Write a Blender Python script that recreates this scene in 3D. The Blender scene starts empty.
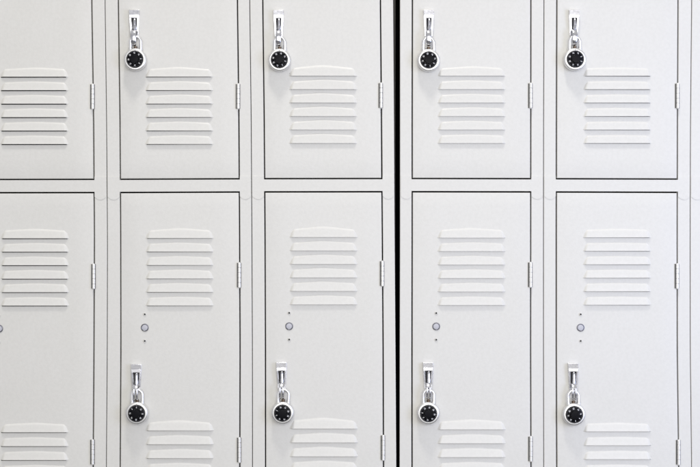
import bpy, bmesh, math, random
from mathutils import Vector, Matrix
random.seed(7)
S = 0.0021            # metres per photograph pixel on the locker front plane (a column is 12 in wide)
D = 2.86              # camera distance from that plane
ZC = 1.45             # height of the picture centre
scene = bpy.context.scene
C = scene.collection

# ------------------------------------------------------------------ the lockers stand a little out of true
AX = [94.3,107.3,120.6,239.5,251.8,265,382.3,394.7,400,412.2,530.7,543.5,556.3,677.2,690.2]
AY = [0,117,233,350,467]
AD = [[-2.7,-.9,0,-.5,-1.3],[-2.4,-.9,0,-.2,-1.1],[-2.4,-.7,0,.2,-.5],[-2.2,-.7,0,.5,.2],[-2.2,-.7,0,.5,.6],
      [-2.3,-.9,0,.4,.5],[-1.9,-.9,0,.8,1.2],[-1.5,-.6,0,.9,1.7],[0,0,0,-.3,-.4],[.2,0,0,-.2,-.1],
      [.2,.1,0,-.1,.3],[.5,.1,0,0,.2],[.6,.2,0,0,.5],[.9,.3,0,.1,1.6],[1.6,.4,0,.1,1.5]]
def lerp_idx(A, v):
    v = min(max(v, A[0]), A[-1])
    for i in range(len(A)-1):
        if v <= A[i+1]:
            return i, (v-A[i])/(A[i+1]-A[i])
def lean(x, y):
    i, t = lerp_idx(AX, x); j, s = lerp_idx(AY, y)
    return (AD[i][j]*(1-t)+AD[i+1][j]*t)*(1-s) + (AD[i][j+1]*(1-t)+AD[i+1][j+1]*t)*s
SX = [0,120,265,400,530,677,700]; SD = [.5,.3,-.3,-.5,-.3,.1,.2]
def sag(x):
    i, t = lerp_idx(SX, x); return SD[i]*(1-t)+SD[i+1]*t
def W(x, y, depth=0.0, warp=True):
    """locker-front coordinates (x right, y down, in units of S) -> world; depth = metres in front"""
    if warp: x, y = x+lean(x, y), y+sag(x)
    return Vector(((x-350)*S, -depth, ZC+(233.5-y)*S))
def at(x, y, depth):
    k = (D-depth)/D
    return Vector(((x-350)*S*k, -depth, ZC+(233.5-y)*S*k))

# ------------------------------------------------------------------ materials
def new_mat(name):
    m = bpy.data.materials.new(name); m.use_nodes = True
    return m, m.node_tree.nodes, m.node_tree.links, m.node_tree.nodes['Principled BSDF']
def paint(name, col, rough=.42, spec=.45):
    m, n, l, b = new_mat(name)
    tc = n.new('ShaderNodeTexCoord')
    no = n.new('ShaderNodeTexNoise'); no.inputs['Scale'].default_value = 9; no.inputs['Detail'].default_value = 5
    fi = n.new('ShaderNodeTexNoise'); fi.inputs['Scale'].default_value = 420; fi.inputs['Detail'].default_value = 3
    sp = n.new('ShaderNodeTexNoise'); sp.inputs['Scale'].default_value = 160; sp.inputs['Detail'].default_value = 2
    for t in (no, fi, sp): l.new(tc.outputs['Object'], t.inputs['Vector'])
    r = n.new('ShaderNodeValToRGB')
    r.color_ramp.elements[0].position = .3; r.color_ramp.elements[1].position = .72
    r.color_ramp.elements[0].color = (col[0]*.978, col[1]*.978, col[2]*.97, 1); r.color_ramp.elements[1].color = (*col, 1)
    l.new(no.outputs['Fac'], r.inputs['Fac'])
    mx = n.new('ShaderNodeMixRGB'); mx.blend_type = 'MULTIPLY'; mx.inputs['Fac'].default_value = 1
    r2 = n.new('ShaderNodeValToRGB')
    r2.color_ramp.elements[0].position = .3; r2.color_ramp.elements[1].position = .65
    r2.color_ramp.elements[0].color = (.962, .962, .96, 1); r2.color_ramp.elements[1].color = (1, 1, 1, 1)
    l.new(sp.outputs['Fac'], r2.inputs['Fac'])
    l.new(r.outputs['Color'], mx.inputs['Color1']); l.new(r2.outputs['Color'], mx.inputs['Color2'])
    vo = n.new('ShaderNodeTexVoronoi'); vo.inputs['Scale'].default_value = 11          # a few tiny chips and scuffs
    wob = n.new('ShaderNodeMixRGB'); wob.inputs['Fac'].default_value = .006
    l.new(tc.outputs['Object'], wob.inputs['Color1']); l.new(sp.outputs['Color'], wob.inputs['Color2'])
    l.new(wob.outputs['Color'], vo.inputs['Vector'])
    near = n.new('ShaderNodeMapRange'); near.inputs['From Min'].default_value = .010; near.inputs['From Max'].default_value = .018
    near.inputs['To Min'].default_value = 1; near.inputs['To Max'].default_value = 0
    l.new(vo.outputs['Distance'], near.inputs['Value'])
    sc_ = n.new('ShaderNodeSeparateColor'); l.new(vo.outputs['Color'], sc_.inputs[0])
    pick = n.new('ShaderNodeMath'); pick.operation = 'GREATER_THAN'; pick.inputs[1].default_value = .7; l.new(sc_.outputs[0], pick.inputs[0])
    both = n.new('ShaderNodeMath'); both.operation = 'MULTIPLY'; l.new(near.outputs['Result'], both.inputs[0]); l.new(pick.outputs[0], both.inputs[1])
    chip = n.new('ShaderNodeMixRGB'); chip.inputs['Color2'].default_value = (.42, .40, .37, 1)
    l.new(both.outputs[0], chip.inputs['Fac']); l.new(mx.outputs['Color'], chip.inputs['Color1'])
    l.new(chip.outputs['Color'], b.inputs['Base Color'])
    mr = n.new('ShaderNodeMapRange'); mr.inputs['To Min'].default_value = rough-.06; mr.inputs['To Max'].default_value = rough+.08
    l.new(no.outputs['Fac'], mr.inputs['Value']); l.new(mr.outputs['Result'], b.inputs['Roughness'])
    b.inputs['Specular IOR Level'].default_value = spec
    b1 = n.new('ShaderNodeBump'); b1.inputs['Strength'].default_value = .22; b1.inputs['Distance'].default_value = .0005
    l.new(fi.outputs['Fac'], b1.inputs['Height'])
    b2 = n.new('ShaderNodeBump'); b2.inputs['Strength'].default_value = .2; b2.inputs['Distance'].default_value = .003
    l.new(no.outputs['Fac'], b2.inputs['Height']); l.new(b1.outputs['Normal'], b2.inputs['Normal'])
    l.new(b2.outputs['Normal'], b.inputs['Normal'])
    return m
def metal(name, col, rough, bump=.0, scale=300, var=.12):
    m, n, l, b = new_mat(name)
    b.inputs['Metallic'].default_value = 1
    tc = n.new('ShaderNodeTexCoord'); no = n.new('ShaderNodeTexNoise')
    no.inputs['Scale'].default_value = scale; no.inputs['Detail'].default_value = 4
    l.new(tc.outputs['Object'], no.inputs['Vector'])
    r = n.new('ShaderNodeValToRGB')
    r.color_ramp.elements[0].color = (col[0]*.93, col[1]*.93, col[2]*.93, 1); r.color_ramp.elements[1].color = (*col, 1)
    r.color_ramp.elements[0].position = .35; r.color_ramp.elements[1].position = .6
    l.new(no.outputs['Fac'], r.inputs['Fac']); l.new(r.outputs['Color'], b.inputs['Base Color'])
    mr = n.new('ShaderNodeMapRange'); mr.inputs['To Min'].default_value = rough; mr.inputs['To Max'].default_value = rough+var
    l.new(no.outputs['Fac'], mr.inputs['Value']); l.new(mr.outputs['Result'], b.inputs['Roughness'])
    if bump:
        bp = n.new('ShaderNodeBump'); bp.inputs['Strength'].default_value = bump; bp.inputs['Distance'].default_value = .0004
        l.new(no.outputs['Fac'], bp.inputs['Height']); l.new(bp.outputs['Normal'], b.inputs['Normal'])
    return m
def plain(name, col, rough, spec=.5):
    m, n, l, b = new_mat(name)
    no = n.new('ShaderNodeTexNoise'); no.inputs['Scale'].default_value = 250
    tc = n.new('ShaderNodeTexCoord'); l.new(tc.outputs['Object'], no.inputs['Vector'])
    mr = n.new('ShaderNodeMapRange'); mr.inputs['To Min'].default_value = rough-.05; mr.inputs['To Max'].default_value = rough+.08
    l.new(no.outputs['Fac'], mr.inputs['Value']); l.new(mr.outputs['Result'], b.inputs['Roughness'])
    b.inputs['Base Color'].default_value = (*col, 1); b.inputs['Specular IOR Level'].default_value = spec
    return m
PAINT = paint('grey_locker_paint', (.730, .718, .680))
DARK = plain('cabinet_shade_steel', (.018, .017, .017), .7, .2)  # near-black stands in for shade inside the gaps, slots and cabinets
EDGE = plain('hinge_gap_shade_steel', (.10, .10, .10), .6, .3)  # darkened to imitate the shaded gap beside the hinge knuckles
CHROME = metal('chrome', (.74, .74, .77), .13, .15, 120)
CASE = metal('satin_steel_case', (.83, .825, .815), .36, .1, 500)
SHACK = metal('shackle_steel', (.93, .93, .94), .24, .05, 500)
HINGE = metal('hinge_steel', (.93, .92, .90), .48, .1, 600)
HOLE = plain('recess_shade_and_mark', (.02, .02, .022), .5)  # black stands in for shade in wells and holes; also the index mark
BLACK = plain('black_dial_plastic', (.004, .004, .006), .36, .10)
WHITE = plain('white_dial_print', (.66, .66, .67), .5)
PLUG = plain('pale_plug', (.52, .52, .56), .4)
BROWN = metal('dark_brown_metal', (.16, .12, .09), .35)
WALLM = paint('wall_paint', (.5, .49, .47), .8, .2)

# ------------------------------------------------------------------ mesh helpers
def link(name, bm, mats, parent=None, loc=None, smooth=False, bevel=0, solid=0, ang=35, split=False):
    me = bpy.data.meshes.new(name); bmesh.ops.recalc_face_normals(bm, faces=bm.faces) if not solid else None
    bm.to_mesh(me); bm.free()
    for m in (mats if isinstance(mats, (list, tuple)) else [mats]): me.materials.append(m)
    o = bpy.data.objects.new(name, me); C.objects.link(o)
    if parent: o.parent = parent
    if loc is not None: o.location = loc
    if smooth:
        for p in me.polygons: p.use_smooth = True
        try: me.set_sharp_from_angle(angle=math.radians(ang))
        except Exception: pass
    if solid:
        md = o.modifiers.new('thickness', 'SOLIDIFY'); md.thickness = solid; md.offset = -1
    if split:
        md = o.modifiers.new('crisp_edges', 'EDGE_SPLIT'); md.split_angle = math.radians(32)
    if bevel:
        md = o.modifiers.new('bevel', 'BEVEL'); md.width = bevel; md.segments = 3; md.limit_method = 'ANGLE'
        md.angle_limit = math.radians(40); md.harden_normals = False
        for p in me.polygons: p.use_smooth = True
        me.set_sharp_from_angle(angle=math.radians(75))
    return o
def wbox(bm, x0, x1, y0, y1, d0, d1, org, mi=0, n=1, warp=True):
    """box between locker-front coordinates, depths d0 (rear) .. d1 (front), cut into n lengths vertically"""
    rows = []
    for k in range(n+1):
        y = y0+(y1-y0)*k/n
        rows.append([bm.verts.new(W(x, y, d, warp)-org) for x, d in ((x0,d0),(x1,d0),(x1,d1),(x0,d1))])
    for k in range(n):
        a, b = rows[k], rows[k+1]
        for i in range(4):
            f = bm.faces.new((a[i], a[(i+1)%4], b[(i+1)%4], b[i])); f.material_index = mi
    for r in (rows[0], rows[-1]):
        f = bm.faces.new(r); f.material_index = mi
def lathe(bm, prof, seg=48, mi=0, cx=0, cz=0):
    """profile of (radius, y) turned about the y axis"""
    rings = []
    for r, y in prof:
        if r < 1e-7: rings.append([bm.verts.new((cx, y, cz))]); continue
        rings.append([bm.verts.new((cx+r*math.cos(2*math.pi*i/seg), y, cz+r*math.sin(2*math.pi*i/seg))) for i in range(seg)])
    for a, b in zip(rings, rings[1:]):
        for i in range(seg):
            j = (i+1) % seg
            q = [a[i % len(a)], a[j % len(a)], b[j % len(b)], b[i % len(b)]]
            v = []
            for w in q:
                if w not in v: v.append(w)
            if len(v) > 2:
                f = bm.faces.new(v); f.material_index = mi
def tube(bm, pts, r, seg=14, mi=0):
    rings = []
    for i, p in enumerate(pts):
        t = (pts[min(i+1, len(pts)-1)]-pts[max(i-1, 0)]).normalized()
        u = Vector((0,1,0)); v = t.cross(u).normalized(); u = v.cross(t).normalized()
        rings.append([bm.verts.new(p+r*(math.cos(2*math.pi*k/seg)*u+math.sin(2*math.pi*k/seg)*v)) for k in range(seg)])
    for a, b in zip(rings, rings[1:]):
        for k in range(seg):
            f = bm.faces.new((a[k], a[(k+1)%seg], b[(k+1)%seg], b[k])); f.material_index = mi
    bm.faces.new(rings[0]); bm.faces.new(rings[-1])
def prism(bm, pts, d0, d1, mi=0):
    """outline of (x, z) metres extruded from depth d0 to d1 (d may be functions of z)"""
    f0 = d0 if callable(d0) else (lambda z: d0); f1 = d1 if callable(d1) else (lambda z: d1)
    a = [bm.verts.new((x, -f0(z), z)) for x, z in pts]; b = [bm.verts.new((x, -f1(z), z)) for x, z in pts]
    n = len(pts)
    for i in range(n):
        f = bm.faces.new((a[i], a[(i+1)%n], b[(i+1)%n], b[i])); f.material_index = mi
    for r in (a, b):
        f = bm.faces.new(r); f.material_index = mi
def child_copy(src, parent, loc, name=None):
    o = src.copy(); C.objects.link(o); o.parent = parent; o.location = loc
    return o

# ------------------------------------------------------------------ prototypes of the small door parts
def louver_bm(half, arch, H=.0042, seedv=0):
    bm = bmesh.new(); NU, NV = 46, 15
    rnd = random.Random(seedv); tilt = rnd.uniform(-.35, .35)
    grid = []
    for i in range(NU+1):
        u = -1+2*i/NU
        # denser toward the ends
        u = math.copysign(1-(1-abs(u))**1.35, u)
        x = u*half*S
        d = (1-abs(u))*half                       # distance from the end, in S
        e = min(1, d/3.4); e = e*e*(3-2*e)
        top = 7.6+arch*1.1*max(0, 1-math.sqrt((u+tilt*.1)**2+.03))-(1-e)*2.2
        col = []
        for k in range(NV+1):
            v = k/NV
            z = top*(1-v)*S
            s = .42*(v/.2) if v < .2 else .42+.58*(v-.2)/.8
            y = H*s*e*(1+.10*arch/3*math.exp(-(u*2.2)**2)*(1-v))
            if v > .93: y = H*e*.985
            col.append(bm.verts.new((x*(1-(1-v)*2.0/half), -y-.0010, z)))
        col.append(bm.verts.new((x, -(H*e*.90)-.0010, -.0004)))
        col.append(bm.verts.new((x, -(H*e*.72)-.0009, -.0003)))
        grid.append(col)
    for a, b in zip(grid, grid[1:]):
        for k in range(len(a)-1):
            bm.faces.new((a[k], b[k], b[k+1], a[k+1]))
    return bm
LOUV = {}
def get_louver(half, arch, s):
    key = (half, arch, s)
    if key not in LOUV:
        o = link('louver', louver_bm(half, arch, seedv=s), PAINT, smooth=True, ang=50)
        md = o.modifiers.new('thickness', 'SOLIDIFY'); md.thickness = .0008; md.offset = 1 if False else -1
        md = o.modifiers.new('crisp_edges', 'EDGE_SPLIT'); md.split_angle = math.radians(32)
        LOUV[key] = [o, False]
    return key
def place_louver(key, parent, loc):
    o, used = LOUV[key]
    if not used:
        o.parent = parent; o.location = loc; LOUV[key][1] = True; return o
    return child_copy(o, parent, loc)

def hinge_proto():
    bm = bmesh.new(); h = 12.4*S
    # leaf between door and post, darkened to stand in for the shaded gap
    x0, x1 = -2.35*S, 2.0*S
    prism(bm, [(x0,-h*.985),(x1,-h*.985),(x1,h*.985),(x0,h*.985)], -.004, .0014, 1)
    n = 5; z = -h
    for k in range(n):
        L = 2*h/n; g = .00012
        r = .0031
        ring = []
        for zz, rr in ((z+g, r*.82), (z+g+.0006, r), (z+L-g-.0006, r), (z+L-g, r*.82)):
            ring.append([bm.verts.new((.0004+rr*math.cos(2*math.pi*i/20), -.0022-rr*math.sin(2*math.pi*i/20), zz)) for i in range(20)])
        for a, b in zip(ring, ring[1:]):
            for i in range(20): bm.faces.new((a[i], a[(i+1)%20], b[(i+1)%20], b[i]))
        bm.faces.new(ring[0]); bm.faces.new(ring[-1])
        z += L
    # pin ends
    for s in (-1, 1):
        a = [bm.verts.new((.0004+.0016*math.cos(2*math.pi*i/12), -.0022-.0016*math.sin(2*math.pi*i/12), s*h)) for i in range(12)]
        b = [bm.verts.new((.0004+.0014*math.cos(2*math.pi*i/12), -.0022-.0014*math.sin(2*math.pi*i/12), s*(h+.001))) for i in range(12)]
        for i in range(12): bm.faces.new((a[i], a[(i+1)%12], b[(i+1)%12], b[i]))
        bm.faces.new(b)
    return link('hinge', bm, [HINGE, EDGE], smooth=True)

def handle_proto(lift, wells, hs, slit):
    """chrome lift handle; origin at the plate's top centre; lift = how far the finger lever hangs"""
    bm = bmesh.new(); q = S
    # plate
    prism(bm, [(-5.1*q,0),(5.1*q,0),(5.0*q,-7*q),(4.3*q,-18*q),(3.8*q,-26*q),(-3.8*q,-26*q),(-4.3*q,-18*q),(-5.0*q,-7*q)], .001, .0035)
    # head and side cheeks
    prism(bm, [(-5.0*q,-.2*q),(5.0*q,-.2*q),(4.95*q,-4.6*q),(-4.95*q,-4.6*q)], .0035, lambda z: .0088+(-z)*hs)
    prism(bm, [(-4.85*q,-4.7*q),(4.85*q,-4.7*q),(4.7*q,-8.0*q),(-4.7*q,-8.0*q)], .0035, .0093)
    wl, wr = wells
    for s_, a in ((-1, wl), (1, wr)):
        prism(bm, [(s_*4.7*q,-8.1*q),(s_*a*q,-8.1*q),(s_*a*q*.95,-16*q),(s_*a*q*.8,-21.5*q),(s_*3.7*q,-21.5*q),(s_*4.2*q,-16*q)], .0035, lambda z: .0093+(z+8*q)*.05)
    # black plate standing in for the shaded finger well behind the lever
    prism(bm, [(-wl*q,-8.05*q),(wr*q,-8.05*q),(wr*.8*q,-21.4*q),(-wl*.8*q,-21.4*q)], .0035, .0040, 1)
    # rounded lever
    def loft(rows, n=12):
        rings = []
        for z, cx, rx, d0, d1 in rows:
            rings.append([bm.verts.new((cx*q+rx*q*math.cos(math.pi*k/n), -(d0+(d1-d0)*math.sin(math.pi*k/n)**.7), z*q)) for k in range(n+1)])
        for a, b in zip(rings, rings[1:]):
            for k in range(n+1): bm.faces.new((a[k], a[(k+1)%(n+1)], b[(k+1)%(n+1)], b[k]))
        bm.faces.new(rings[0]); bm.faces.new(rings[-1])
    L = lift; o = .55
    loft([(-8.4,o,1.5,.0042,.0085),(-9.0,o,1.8,.0042,.0102),(-12,o,1.75,.0042,.0118),(-15,o,1.8,.0042,.0112),(-L+1.5,o,2.1,.0042,.0122),(-L+.4,o,1.9,.0042,.0128),(-L,o,1.4,.0045,.0105)])
    # hasp strap bending forward over the shackle crown
    path = [(-19.4,.0050),(-20.6,.0105),(-22.3,.0152),(-24.5,.0176),(-27,.0182),(-30.5,.0180),(-33.2,.0170),(-34.9,.0130),(-35.2,.0040)]
    th = .0018
    def strip(x0, x1, i0, i1, w0=1):
        rings = []
        for i in range(i0, i1+1):
            z, d = path[i]
            a = Vector(path[max(i-1,0)]); b = Vector(path[min(i+1,len(path)-1)])
            t = Vector(((b.x-a.x)*q, b.y-a.y)).normalized(); nrm = Vector((t.y, -t.x))   # points outwards
            w = x1-x0; sc = 1-.06*max(0, i-4)
            sec = ((x0,0),(x0,th*.45),(x0+.12*w,th*.85),(x0+.32*w,th*1.1),(x1-.32*w,th*1.1),(x1-.12*w,th*.85),(x1,th*.45),(x1,0))
            rings.append([bm.verts.new((x*(sc if w0 else 1), -(d+s__*nrm.y), z*q+s__*nrm.x)) for x, s__ in sec])
        for a, b in zip(rings, rings[1:]):
            for k in range(8): bm.faces.new((a[k], a[(k+1)%8], b[(k+1)%8], b[k]))
        bm.faces.new(rings[0]); bm.faces.new(rings[-1])
    if slit:
        strip(-2.6*q, 2.6*q, 0, 3)
        strip(-2.5*q, -.62*q, 3, 8, 0); strip(.62*q, 2.5*q, 3, 8, 0)
    else: strip(-2.7*q, 2.7*q, 0, 8)
    return link('handle', bm, [CHROME, HOLE], bevel=.0005)

def plug_proto():
    bm = bmesh.new()
    lathe(bm, [(0,-.0021),(.0052,-.0021),(.0060,-.0019),(.0062,-.0006)], 32, 0)
    lathe(bm, [(.0063,-.0004),(.0063,-.0016),(.0070,-.0021),(.0080,-.0019),(.0084,-.0008)], 32, 1)
    return link('lock_plug', bm, [PLUG, metal('plug_ring', (.22, .22, .25), .35)], smooth=True)
def rivet_proto():
    bm = bmesh.new()
    lathe(bm, [(.0033,-.0009),(.0030,-.0019),(.0023,-.0022),(.0020,-.0020),(.0019,-.0012)], 20, 0)
    lathe(bm, [(0,-.0014),(.0020,-.0014)], 20, 1)
    return link('rivet', bm, [PAINT, HOLE], smooth=True)
HINGE_P, PLUG_P, RIVET_P = hinge_proto(), plug_proto(), rivet_proto()
HANDLES = {'up': handle_proto(19.6, (2.7, 2.9), .035, False), 'low': handle_proto(20.2, (3.2, 3.1), -.035, True)}
protos_used = set()
def place(proto, parent, loc, rot=None):
    if proto.name in protos_used: o = proto.copy(); C.objects.link(o)
    else: o = proto; protos_used.add(proto.name)
    o.parent = parent; o.location = loc
    if rot: o.rotation_euler = rot
    return o

# ------------------------------------------------------------------ one locker column
def door(root, org, dl, dr, top, bot, lx, sets, label=None):
    """folded sheet door; sets = list of (y of first lip, pitch); slots are real openings"""
    bm = bmesh.new(); half = 34.2
    R = .0013; r = R/S
    slots = [(y0+p*k-2.6, y0+p*k+.38) for (y0, p) in sets for k in range(6)]
    xs = sorted({dl+r, dr-r, lx-half+1.6, lx+half-1.6} | {dl+r+(dr-dl-2*r)*k/6 for k in range(1, 6)})
    ys = {top+r, bot-r}
    for a, b in slots: ys |= {a, b}
    k = top+14
    while k < bot-10:
        if all(abs(k-v) > 3 for v in ys): ys.add(k)
        k += 16
    ys = sorted(ys)
    ph = random.uniform(0, 6)
    def buckle(x, y):
        u = (x-dl)/(dr-dl); v = (y-top)/(bot-top)
        w = math.sin(math.pi*u)*math.sin(math.pi*v)
        return .00025*w*(math.sin(2.3*math.pi*v+ph)+.6*math.sin(3.1*math.pi*u+ph*2))
    V = {}
    def vert(x, y, d):
        key = (round(x,4), round(y,4), round(d,6))
        if key not in V: V[key] = bm.verts.new(W(x, y, .0010+buckle(x, y)+d)-org)
        return V[key]
    for i in range(len(xs)-1):
        for j in range(len(ys)-1):
            xm, ym = (xs[i]+xs[i+1])/2, (ys[j]+ys[j+1])/2
            if abs(xm-lx) < half-1.6 and any(a < ym < b for a, b in slots): continue
            bm.faces.new((vert(xs[i],ys[j+1],0), vert(xs[i+1],ys[j+1],0), vert(xs[i+1],ys[j],0), vert(xs[i],ys[j],0)))
    # rolled edge and return flange
    loop = [(x, ys[0]) for x in xs] + [(xs[-1], y) for y in ys[1:]] + [(x, ys[-1]) for x in xs[-2::-1]] + [(xs[0], y) for y in ys[-2:0:-1]]
    steps = [(0,0)] + [(r*math.sin(a), -R*(1-math.cos(a))) for a in (math.pi/8, math.pi/4, 3*math.pi/8, math.pi/2)] + [(r, -.014)]
    def off(x, y, o):
        return (x + (-o if x == xs[0] else o if x == xs[-1] else 0), y + (-o if y == ys[0] else o if y == ys[-1] else 0))
    for (o0, d0), (o1, d1) in zip(steps, steps[1:]):
        for k in range(len(loop)):
            p, q = loop[k], loop[(k+1) % len(loop)]
            a, b = off(*p, o0), off(*q, o0); c, d_ = off(*q, o1), off(*p, o1)
            f = bm.faces.new((vert(*a, d0), vert(*b, d0), vert(*c, d1), vert(*d_, d1)))
            f.material_index = 0
    bmesh.ops.recalc_face_normals(bm, faces=bm.faces)
    # make the sheet's front look outwards
    s = sum(f.normal.y*f.calc_area() for f in bm.faces)
    if s > 0: bmesh.ops.reverse_faces(bm, faces=bm.faces)
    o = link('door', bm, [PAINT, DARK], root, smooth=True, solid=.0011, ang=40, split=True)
    o.modifiers['thickness'].material_offset = 1        # inner side darkened as shade behind the slots
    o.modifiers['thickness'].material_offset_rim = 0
    if label: o['label'] = label
    return o

COLS = [ # seam_l, door_l, door_r, seam_r, louver centre, arch, (lip rows top, middle, low), (handle top xy, padlock xy) upper / lower, plug
 dict(s=(-37.5,-24.6,94.3,107.3), lx=35.0, arch=2.0, rows=(77.0,238.3,432.0), up=None, low=None, hx=(-10.5,-9), plug=(-.8,328.6), hy=(84,276,451.5)),
 dict(s=(107.3,120.6,239.5,251.8), lx=179.8, arch=2.6, rows=(77.0,238.2,430.2), up=(134.4,10.2,134.7,59.2), low=(136.4,364.2,136.4,413.4), plug=(144.8,327.6), hy=(84.3,275.3,450)),
 dict(s=(251.8,265.0,382.3,394.7), lx=323.6, arch=3.4, rows=(76.1,237.2,428.4), up=(278.6,10.4,279.3,59.7), low=(281.4,362.4,282.5,413.2), plug=(289.2,326.2), hy=(83.7,274,448)),
 dict(s=(400.0,412.2,530.7,543.5), lx=471.5, arch=2.4, rows=(76.1,237.8,429.2), up=(428.7,10.3,428.8,59.9), low=(428.0,362.4,428.5,413.6), plug=(436.2,326.4), hy=(83.7,275,449)),
 dict(s=(543.5,556.3,677.2,690.2), lx=617.0, arch=1.2, rows=(76.1,237.5,431.2), up=(574.0,10.0,575.5,59.0), low=(573.0,363.2,574.5,414.8), plug=(580.6,327.6), hy=(83.5,276,452)),
 dict(s=(690.2,703.4,823.0,836.0), lx=763.0, arch=2.2, rows=(76.5,238.0,431.0), up=None, low=None, hx=(721,722), plug=(728,328), hy=(84,276,452)),
]
LAB = ['pale grey two-tier steel locker cut off by the left edge, its padlocks out of view',
       'pale grey two-tier steel locker with two padlocks, second locker from the left edge',
       'pale grey two-tier steel locker with two padlocks, immediately left of the black gap',
       'pale grey two-tier steel locker with two padlocks, immediately right of the black gap',
       'pale bluish grey two-tier steel locker with two padlocks, last full one on the right',
       'bare grey edge strip of a steel locker at the far right edge of the photo']
TOPY, BOTY = -162, 533.5
for ci, cd in enumerate(COLS):
    sl, dl, dr, sr = cd['s']
    org = W((sl+sr)/2, BOTY+14, 0, False)
    root = bpy.data.objects.new('locker', None); C.objects.link(root); root.location = org
    root.empty_display_size = .1
    root['label'] = LAB[ci]; root['category'] = 'locker'; root['group'] = 'two-tier steel lockers standing in a row'
    g = .34                                                   # half gap at the seam / door
    # frame: two posts, header and sill
    bm = bmesh.new()
    gl = .1 if ci == 3 else g; gr_ = .1 if ci == 2 else g
    N = 24
    wbox(bm, sl+gl, dl-.62, TOPY-14, BOTY+14, -.016, 0, org, 0, N)
    wbox(bm, dr+.62, sr-gr_, TOPY-14, BOTY+14, -.016, 0, org, 0, N)
    wbox(bm, dl-.60, dr+.60, TOPY-13.8, TOPY-.65, -.015, -.0002, org)
    wbox(bm, dl-.60, dr+.60, BOTY+.65, BOTY+13.8, -.015, -.0002, org)
    fr = link('frame', bm, PAINT, root, bevel=.0011)
    # middle rail with its scalloped end tabs lapped over the posts
    bm = bmesh.new()
    yb, yt = 191.45, 179.75
    DR = .0009
    wbox(bm, dl-.66, dr+.66, yt, yb, -.012, DR, org)
    for x0, x1 in ((sl+.75, dl-.66), (dr+.66, sr-.75)):      # end tabs with a scalloped lower edge
        cols = []
        for k in range(17):
            t = k/16; x = x0+(x1-x0)*t
            yl = 197.0+2.4*max(0, math.sin(math.pi*(t-.06)/.88))**.75 if .06 < t < .94 else 197.0-.5*(1-min(t, 1-t)/.06)
            cols.append([bm.verts.new(W(x, y, d)-org) for y, d in ((yt-3.4, -.010), (yt-3.4, DR), (yl, DR), (yl, -.010))])
        for a, b in zip(cols, cols[1:]):
            for k in range(3): bm.faces.new((a[k], a[k+1], b[k+1], b[k]))
        for c_ in (cols[0], cols[-1]): bm.faces.new(c_)
    link('rail', bm, PAINT, root)
    # cabinet sides, back, top, bottom and shelf: near-black, shade put into the colour
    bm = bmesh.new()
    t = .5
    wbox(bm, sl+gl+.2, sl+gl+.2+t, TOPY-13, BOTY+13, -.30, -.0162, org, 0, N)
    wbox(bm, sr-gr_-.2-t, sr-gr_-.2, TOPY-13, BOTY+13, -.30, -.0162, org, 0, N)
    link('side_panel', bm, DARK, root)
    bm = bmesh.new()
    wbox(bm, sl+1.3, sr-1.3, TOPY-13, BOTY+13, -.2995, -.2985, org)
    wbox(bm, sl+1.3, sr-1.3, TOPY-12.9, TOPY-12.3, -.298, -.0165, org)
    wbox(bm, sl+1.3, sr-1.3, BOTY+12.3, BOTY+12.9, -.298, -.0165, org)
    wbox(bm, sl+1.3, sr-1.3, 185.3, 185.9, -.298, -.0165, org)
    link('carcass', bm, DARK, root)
    # doors
    for tier in ('upper', 'lower'):
        if tier == 'upper':
            top, bot = TOPY+.6, 178.35
            sets = [(cd['rows'][0]-192, 13.45), (cd['rows'][0], 13.45)]
            hys = (cd['hy'][0]+12.4-176, cd['hy'][0]+12.4); plug = (cd['plug'][0], cd['plug'][1]-353)
            H = cd['up']; hy0 = 10.2
        else:
            top, bot = 193.0, BOTY
            sets = [(cd['rows'][1], 13.45), (cd['rows'][2], 13.85)]
            hys = (cd['hy'][1], cd['hy'][2]); plug = cd['plug']
            H = cd['low']; hy0 = 363.5
        dlo, dro = dl+.62, dr-.62
        d = door(root, org, dlo, dro, top, bot, cd['lx'], sets)
        for si, (y0, p) in enumerate(sets):
            for k in range(6):
                key = get_louver(34.2, cd['arch']*(1 if k != 5 else .8), (ci+k+si) % 3)
                place_louver(key, d, W(cd['lx'], y0+p*k-.1, 0, False)+Vector((lean(cd['lx'], y0)*S*.3, 0, 0))-org)
        for y in hys: place(HINGE_P, d, W(dr-.35, y, .0008)-org)
        if tier == 'lower' or True:
            pl = W(*plug, .0010, False)
            if tier == 'lower': pl = at(*plug, .001)
            place(PLUG_P, d, pl-org+Vector((0, .0008, 0)))
            for s in (-1, 1): place(RIVET_P, d, pl-org+Vector((0, .0006, s*13.3*S)))
        if H: hl = at(H[0], H[1], .004); hl.y = -.0008
        else: hl = W(cd['hx'][0 if tier == 'upper' else 1], hy0, .0008, False)
        place(HANDLES['up' if tier == 'upper' else 'low'], d, hl-org, (0, random.uniform(-.012, .012), 0))

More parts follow.
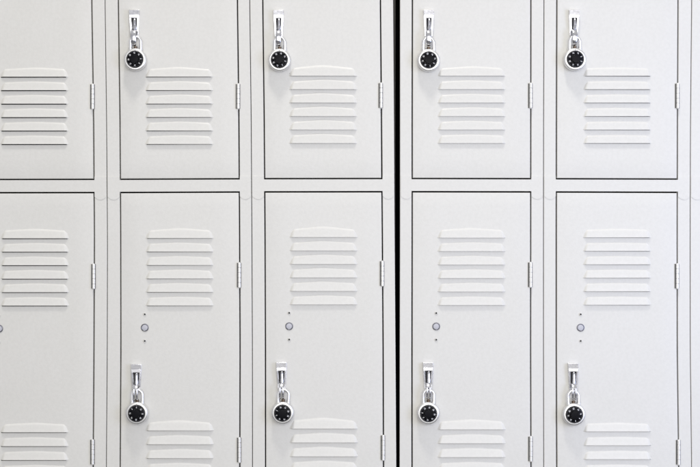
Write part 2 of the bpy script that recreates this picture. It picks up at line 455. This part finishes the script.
# ------------------------------------------------------------------ combination padlocks
def text_mesh(bm, s, size, x, z, rot, depth, mi=0):
    cu = bpy.data.curves.new('numeral', 'FONT'); cu.body = s; cu.size = size; cu.align_x = 'CENTER'; cu.align_y = 'CENTER'
    cu.offset = size*.05
    o = bpy.data.objects.new('numeral', cu); C.objects.link(o)
    dg = bpy.context.evaluated_depsgraph_get(); dg.update()
    me = bpy.data.meshes.new_from_object(o.evaluated_get(dg))
    M = Matrix.Translation((x, -depth, z)) @ Matrix.Rotation(rot, 4, 'Y') @ Matrix.Rotation(math.pi/2, 4, 'X')
    me.transform(M)
    for p in me.polygons: p.material_index = mi
    k = len(bm.faces); bm.from_mesh(me); bm.faces.ensure_lookup_table()
    bpy.data.objects.remove(o); bpy.data.meshes.remove(me); bpy.data.curves.remove(cu)
def padlock_parts():
    Rb = 11.15*S
    bm = bmesh.new()       # case, back at .002, front at .019
    lathe(bm, [(0,-.0025),(Rb*.88,-.0025),(Rb*.96,-.0035),(Rb,-.0062),(Rb,-.0155),(Rb*.99,-.0175),(Rb*.965,-.0188),(Rb*.93,-.0195),(Rb*.86,-.0200),(Rb*.785,-.0200),(Rb*.77,-.0192),(0,-.0192)], 72)
    # shoulders where the shackle enters, and the dark brown latch collar
    for s in (-1, 1):
        a = []
        for y0 in (Rb*.80, Rb*1.04):
            a.append([bm.verts.new((s*.0108+.0042*math.cos(2*math.pi*i/20), -.0110-.0042*math.sin(2*math.pi*i/20), y0)) for i in range(20)])
        for i in range(20): bm.faces.new((a[0][i], a[0][(i+1)%20], a[1][(i+1)%20], a[1][i]))
        bm.faces.new(a[1])
    for z0, z1, r in ((Rb*.9, Rb*1.20, .0037),):
        a = [[bm.verts.new((r*math.cos(2*math.pi*i/16), -.0110-r*math.sin(2*math.pi*i/16), z)) for i in range(16)] for z in (z0, z1)]
        for i in range(16):
            f = bm.faces.new((a[0][i], a[0][(i+1)%16], a[1][(i+1)%16], a[1][i])); f.material_index = 1
        f = bm.faces.new(a[1]); f.material_index = 1
    # index mark
    f = bm.faces.new([bm.verts.new((x, -.02025, z)) for x, z in ((-.0012, Rb*.85), (.0012, Rb*.85), (0, Rb*.79))]); f.material_index = 2
    body = link('case', bm, [CASE, BROWN, HOLE], smooth=True, ang=35)
    bm = bmesh.new()
    w = .0108; zt = 24.5*S-.0032-w
    pts = [Vector((-w, -.0110, Rb*.85))]
    for k in range(25):
        a = math.pi-math.pi*k/24
        pts.append(Vector((w*math.cos(a), -.0110, zt+w*math.sin(a))))
    pts.append(Vector((w, -.0110, Rb*.85)))
    tube(bm, pts, .0032, 18)
    sh = link('shackle', bm, SHACK, smooth=True)
    # dial: disc, bevelled skirt, knurled knob
    bm = bmesh.new(); Rd = 8.45*S
    lathe(bm, [(Rd*.99,-.0188),(Rd,-.0205),(Rd*.965,-.0222),(Rd*.93,-.0226),(Rd*.52,-.0236)], 72)
    seg = 80; rings = []
    for rr, y in ((Rd*.52,-.0236),(Rd*.50,-.0285),(Rd*.46,-.0298),(Rd*.30,-.0300)):
        rings.append([bm.verts.new(((rr*(1-(.035 if i % 4 < 2 and y > -.0299 else 0)))*math.cos(2*math.pi*i/seg), y, (rr*(1-(.035 if i % 4 < 2 and y > -.0299 else 0)))*math.sin(2*math.pi*i/seg))) for i in range(seg)])
    for a, b in zip(rings, rings[1:]):
        for i in range(seg): bm.faces.new((a[i], a[(i+1)%seg], b[(i+1)%seg], b[i]))
    bm.faces.new(rings[-1])
    dial = link('dial', bm, BLACK, smooth=True, ang=25)
    bm = bmesh.new()
    for k in range(8):
        a = k*math.pi/4
        text_mesh(bm, str(5*k), .0038, .71*Rd*math.sin(a), .71*Rd*math.cos(a), a, .0236)
    for k in range(40):
        a = 2*math.pi*k/40; r0, r1, w_ = Rd*(.875 if k % 5 else .85), Rd*.93, (.00013 if k % 5 else .00026)
        u = Vector((math.sin(a), 0, math.cos(a))); v = Vector((math.cos(a), 0, -math.sin(a)))
        bm.faces.new([bm.verts.new(p+Vector((0, -.0232, 0))) for p in (u*r0-v*w_, u*r0+v*w_, u*r1+v*w_, u*r1-v*w_)])
    mk = link('dial_numbers', bm, WHITE)
    mk.parent = dial
    return body, sh, dial, mk
PP = padlock_parts(); first = True
PLAB = {(1,'up'): 'round silver combination padlock on the upper door of the second locker from the left',
        (2,'up'): 'round silver combination padlock on the upper door just left of the black gap',
        (3,'up'): 'round silver combination padlock on the upper door just right of the black gap',
        (4,'up'): 'round silver combination padlock hanging furthest right in the upper row of padlocks',
        (1,'low'): 'round silver combination padlock hanging furthest left in the lower row of padlocks',
        (2,'low'): 'round silver combination padlock on the lower door just left of the black gap',
        (3,'low'): 'round silver combination padlock on the lower door just right of the black gap',
        (4,'low'): 'round silver combination padlock on the lower door of the last full locker on the right'}
DIAL = {(1,'up'): -4, (2,'up'): 15, (3,'up'): -12, (4,'up'): 22, (1,'low'): 2, (2,'low'): 24, (3,'low'): 6, (4,'low'): -8}
for (ci, row), lab in PLAB.items():
    _, _, px, py = COLS[ci][row]
    root = bpy.data.objects.new('combination_padlock', None); C.objects.link(root); root.empty_display_size = .02
    p = at(px, py, .022); p.y = 0
    root.location = p
    root['label'] = lab; root['category'] = 'padlock'; root['group'] = 'combination padlocks hanging from the locker handles'
    if first: b, s, d, m = PP; first = False
    else:
        b, s, d, m = [o.copy() for o in PP]
        for o in (b, s, d, m): C.objects.link(o)
    for o in (b, s, d): o.parent = root
    m.parent = d
    d.rotation_euler = (0, math.radians(DIAL[(ci, row)] + random.choice((0, 45, 90, 135, 180, 225, 270, 315))), 0)
    root.rotation_euler = (math.radians(random.uniform(-.5, 1.0)), math.radians(random.uniform(-2.6, 2.6)), 0)

# ------------------------------------------------------------------ wall behind
bm = bmesh.new()
bmesh.ops.create_grid(bm, x_segments=1, y_segments=1, size=1, matrix=Matrix.Translation((0, .32, 1.3)) @ Matrix.Rotation(math.pi/2, 4, 'X') @ Matrix.Diagonal((2.4, 1.3, 1, 1)))
wl = link('wall', bm, WALLM); wl['kind'] = 'structure'

# ------------------------------------------------------------------ light
def area(name, loc, target, sx, sy, power, col):
    L = bpy.data.lights.new(name, 'AREA'); L.shape = 'RECTANGLE'; L.size = sx; L.size_y = sy; L.energy = power; L.color = col
    o = bpy.data.objects.new(name, L); C.objects.link(o); o.location = loc
    o.rotation_euler = (Vector(target)-Vector(loc)).to_track_quat('-Z', 'Y').to_euler()
    return o
area('ceiling_and_fill_light', (-.12, -1.45, 5.6), (0, 0, 1.4), .5, .5, 78, (1, .975, .94))
area('ceiling_and_fill_light', (.3, -3.6, 1.75), (0, 0, 1.3), 2.6, 1.6, 52, (1, .985, .965))  # unseen frontal fill behind the camera, added to even out the brightness
area('window_light', (1.9, -1.5, 1.45), (.6, 0, 1.4), .8, 1.4, 20, (.58, .67, 1))
w = bpy.data.worlds.new('World'); scene.world = w; w.use_nodes = True
n, l = w.node_tree.nodes, w.node_tree.links
bg = n['Background']; tc = n.new('ShaderNodeTexCoord'); sx = n.new('ShaderNodeSeparateXYZ'); l.new(tc.outputs['Generated'], sx.inputs[0])
rp = n.new('ShaderNodeValToRGB'); mr = n.new('ShaderNodeMapRange'); mr.inputs['From Min'].default_value = -1; mr.inputs['From Max'].default_value = 1
l.new(sx.outputs['Z'], mr.inputs['Value']); l.new(mr.outputs['Result'], rp.inputs['Fac'])
e = rp.color_ramp.elements; e[0].position = 0; e[0].color = (.30,.29,.28,1); e[1].position = 1; e[1].color = (1,1,1,1)
for p, c in ((.22,(.42,.42,.43,1)),(.33,(.09,.09,.11,1)),(.36,(.12,.12,.14,1)),(.395,(1,.99,.99,1)),(.44,(1,.99,1,1)),(.55,(.88,.88,.90,1)),(.63,(.6,.6,.66,1)),(.75,(.9,.9,.9,1))):
    q = e.new(p); q.color = c
l.new(rp.outputs['Color'], bg.inputs['Color']); bg.inputs['Strength'].default_value = .60

# ------------------------------------------------------------------ camera
cam = bpy.data.cameras.new('camera'); co = bpy.data.objects.new('camera', cam); C.objects.link(co)
co.location = (0, -D, ZC); co.rotation_euler = (math.pi/2, 0, 0)
cam.sensor_width = 36; cam.lens = 36*D/(700*S); cam.clip_end = 50; cam.clip_start = .05
scene.camera = co
scene.view_settings.view_transform = 'Standard'; scene.view_settings.look = 'None'
scene.view_settings.exposure = .05; scene.view_settings.gamma = 1
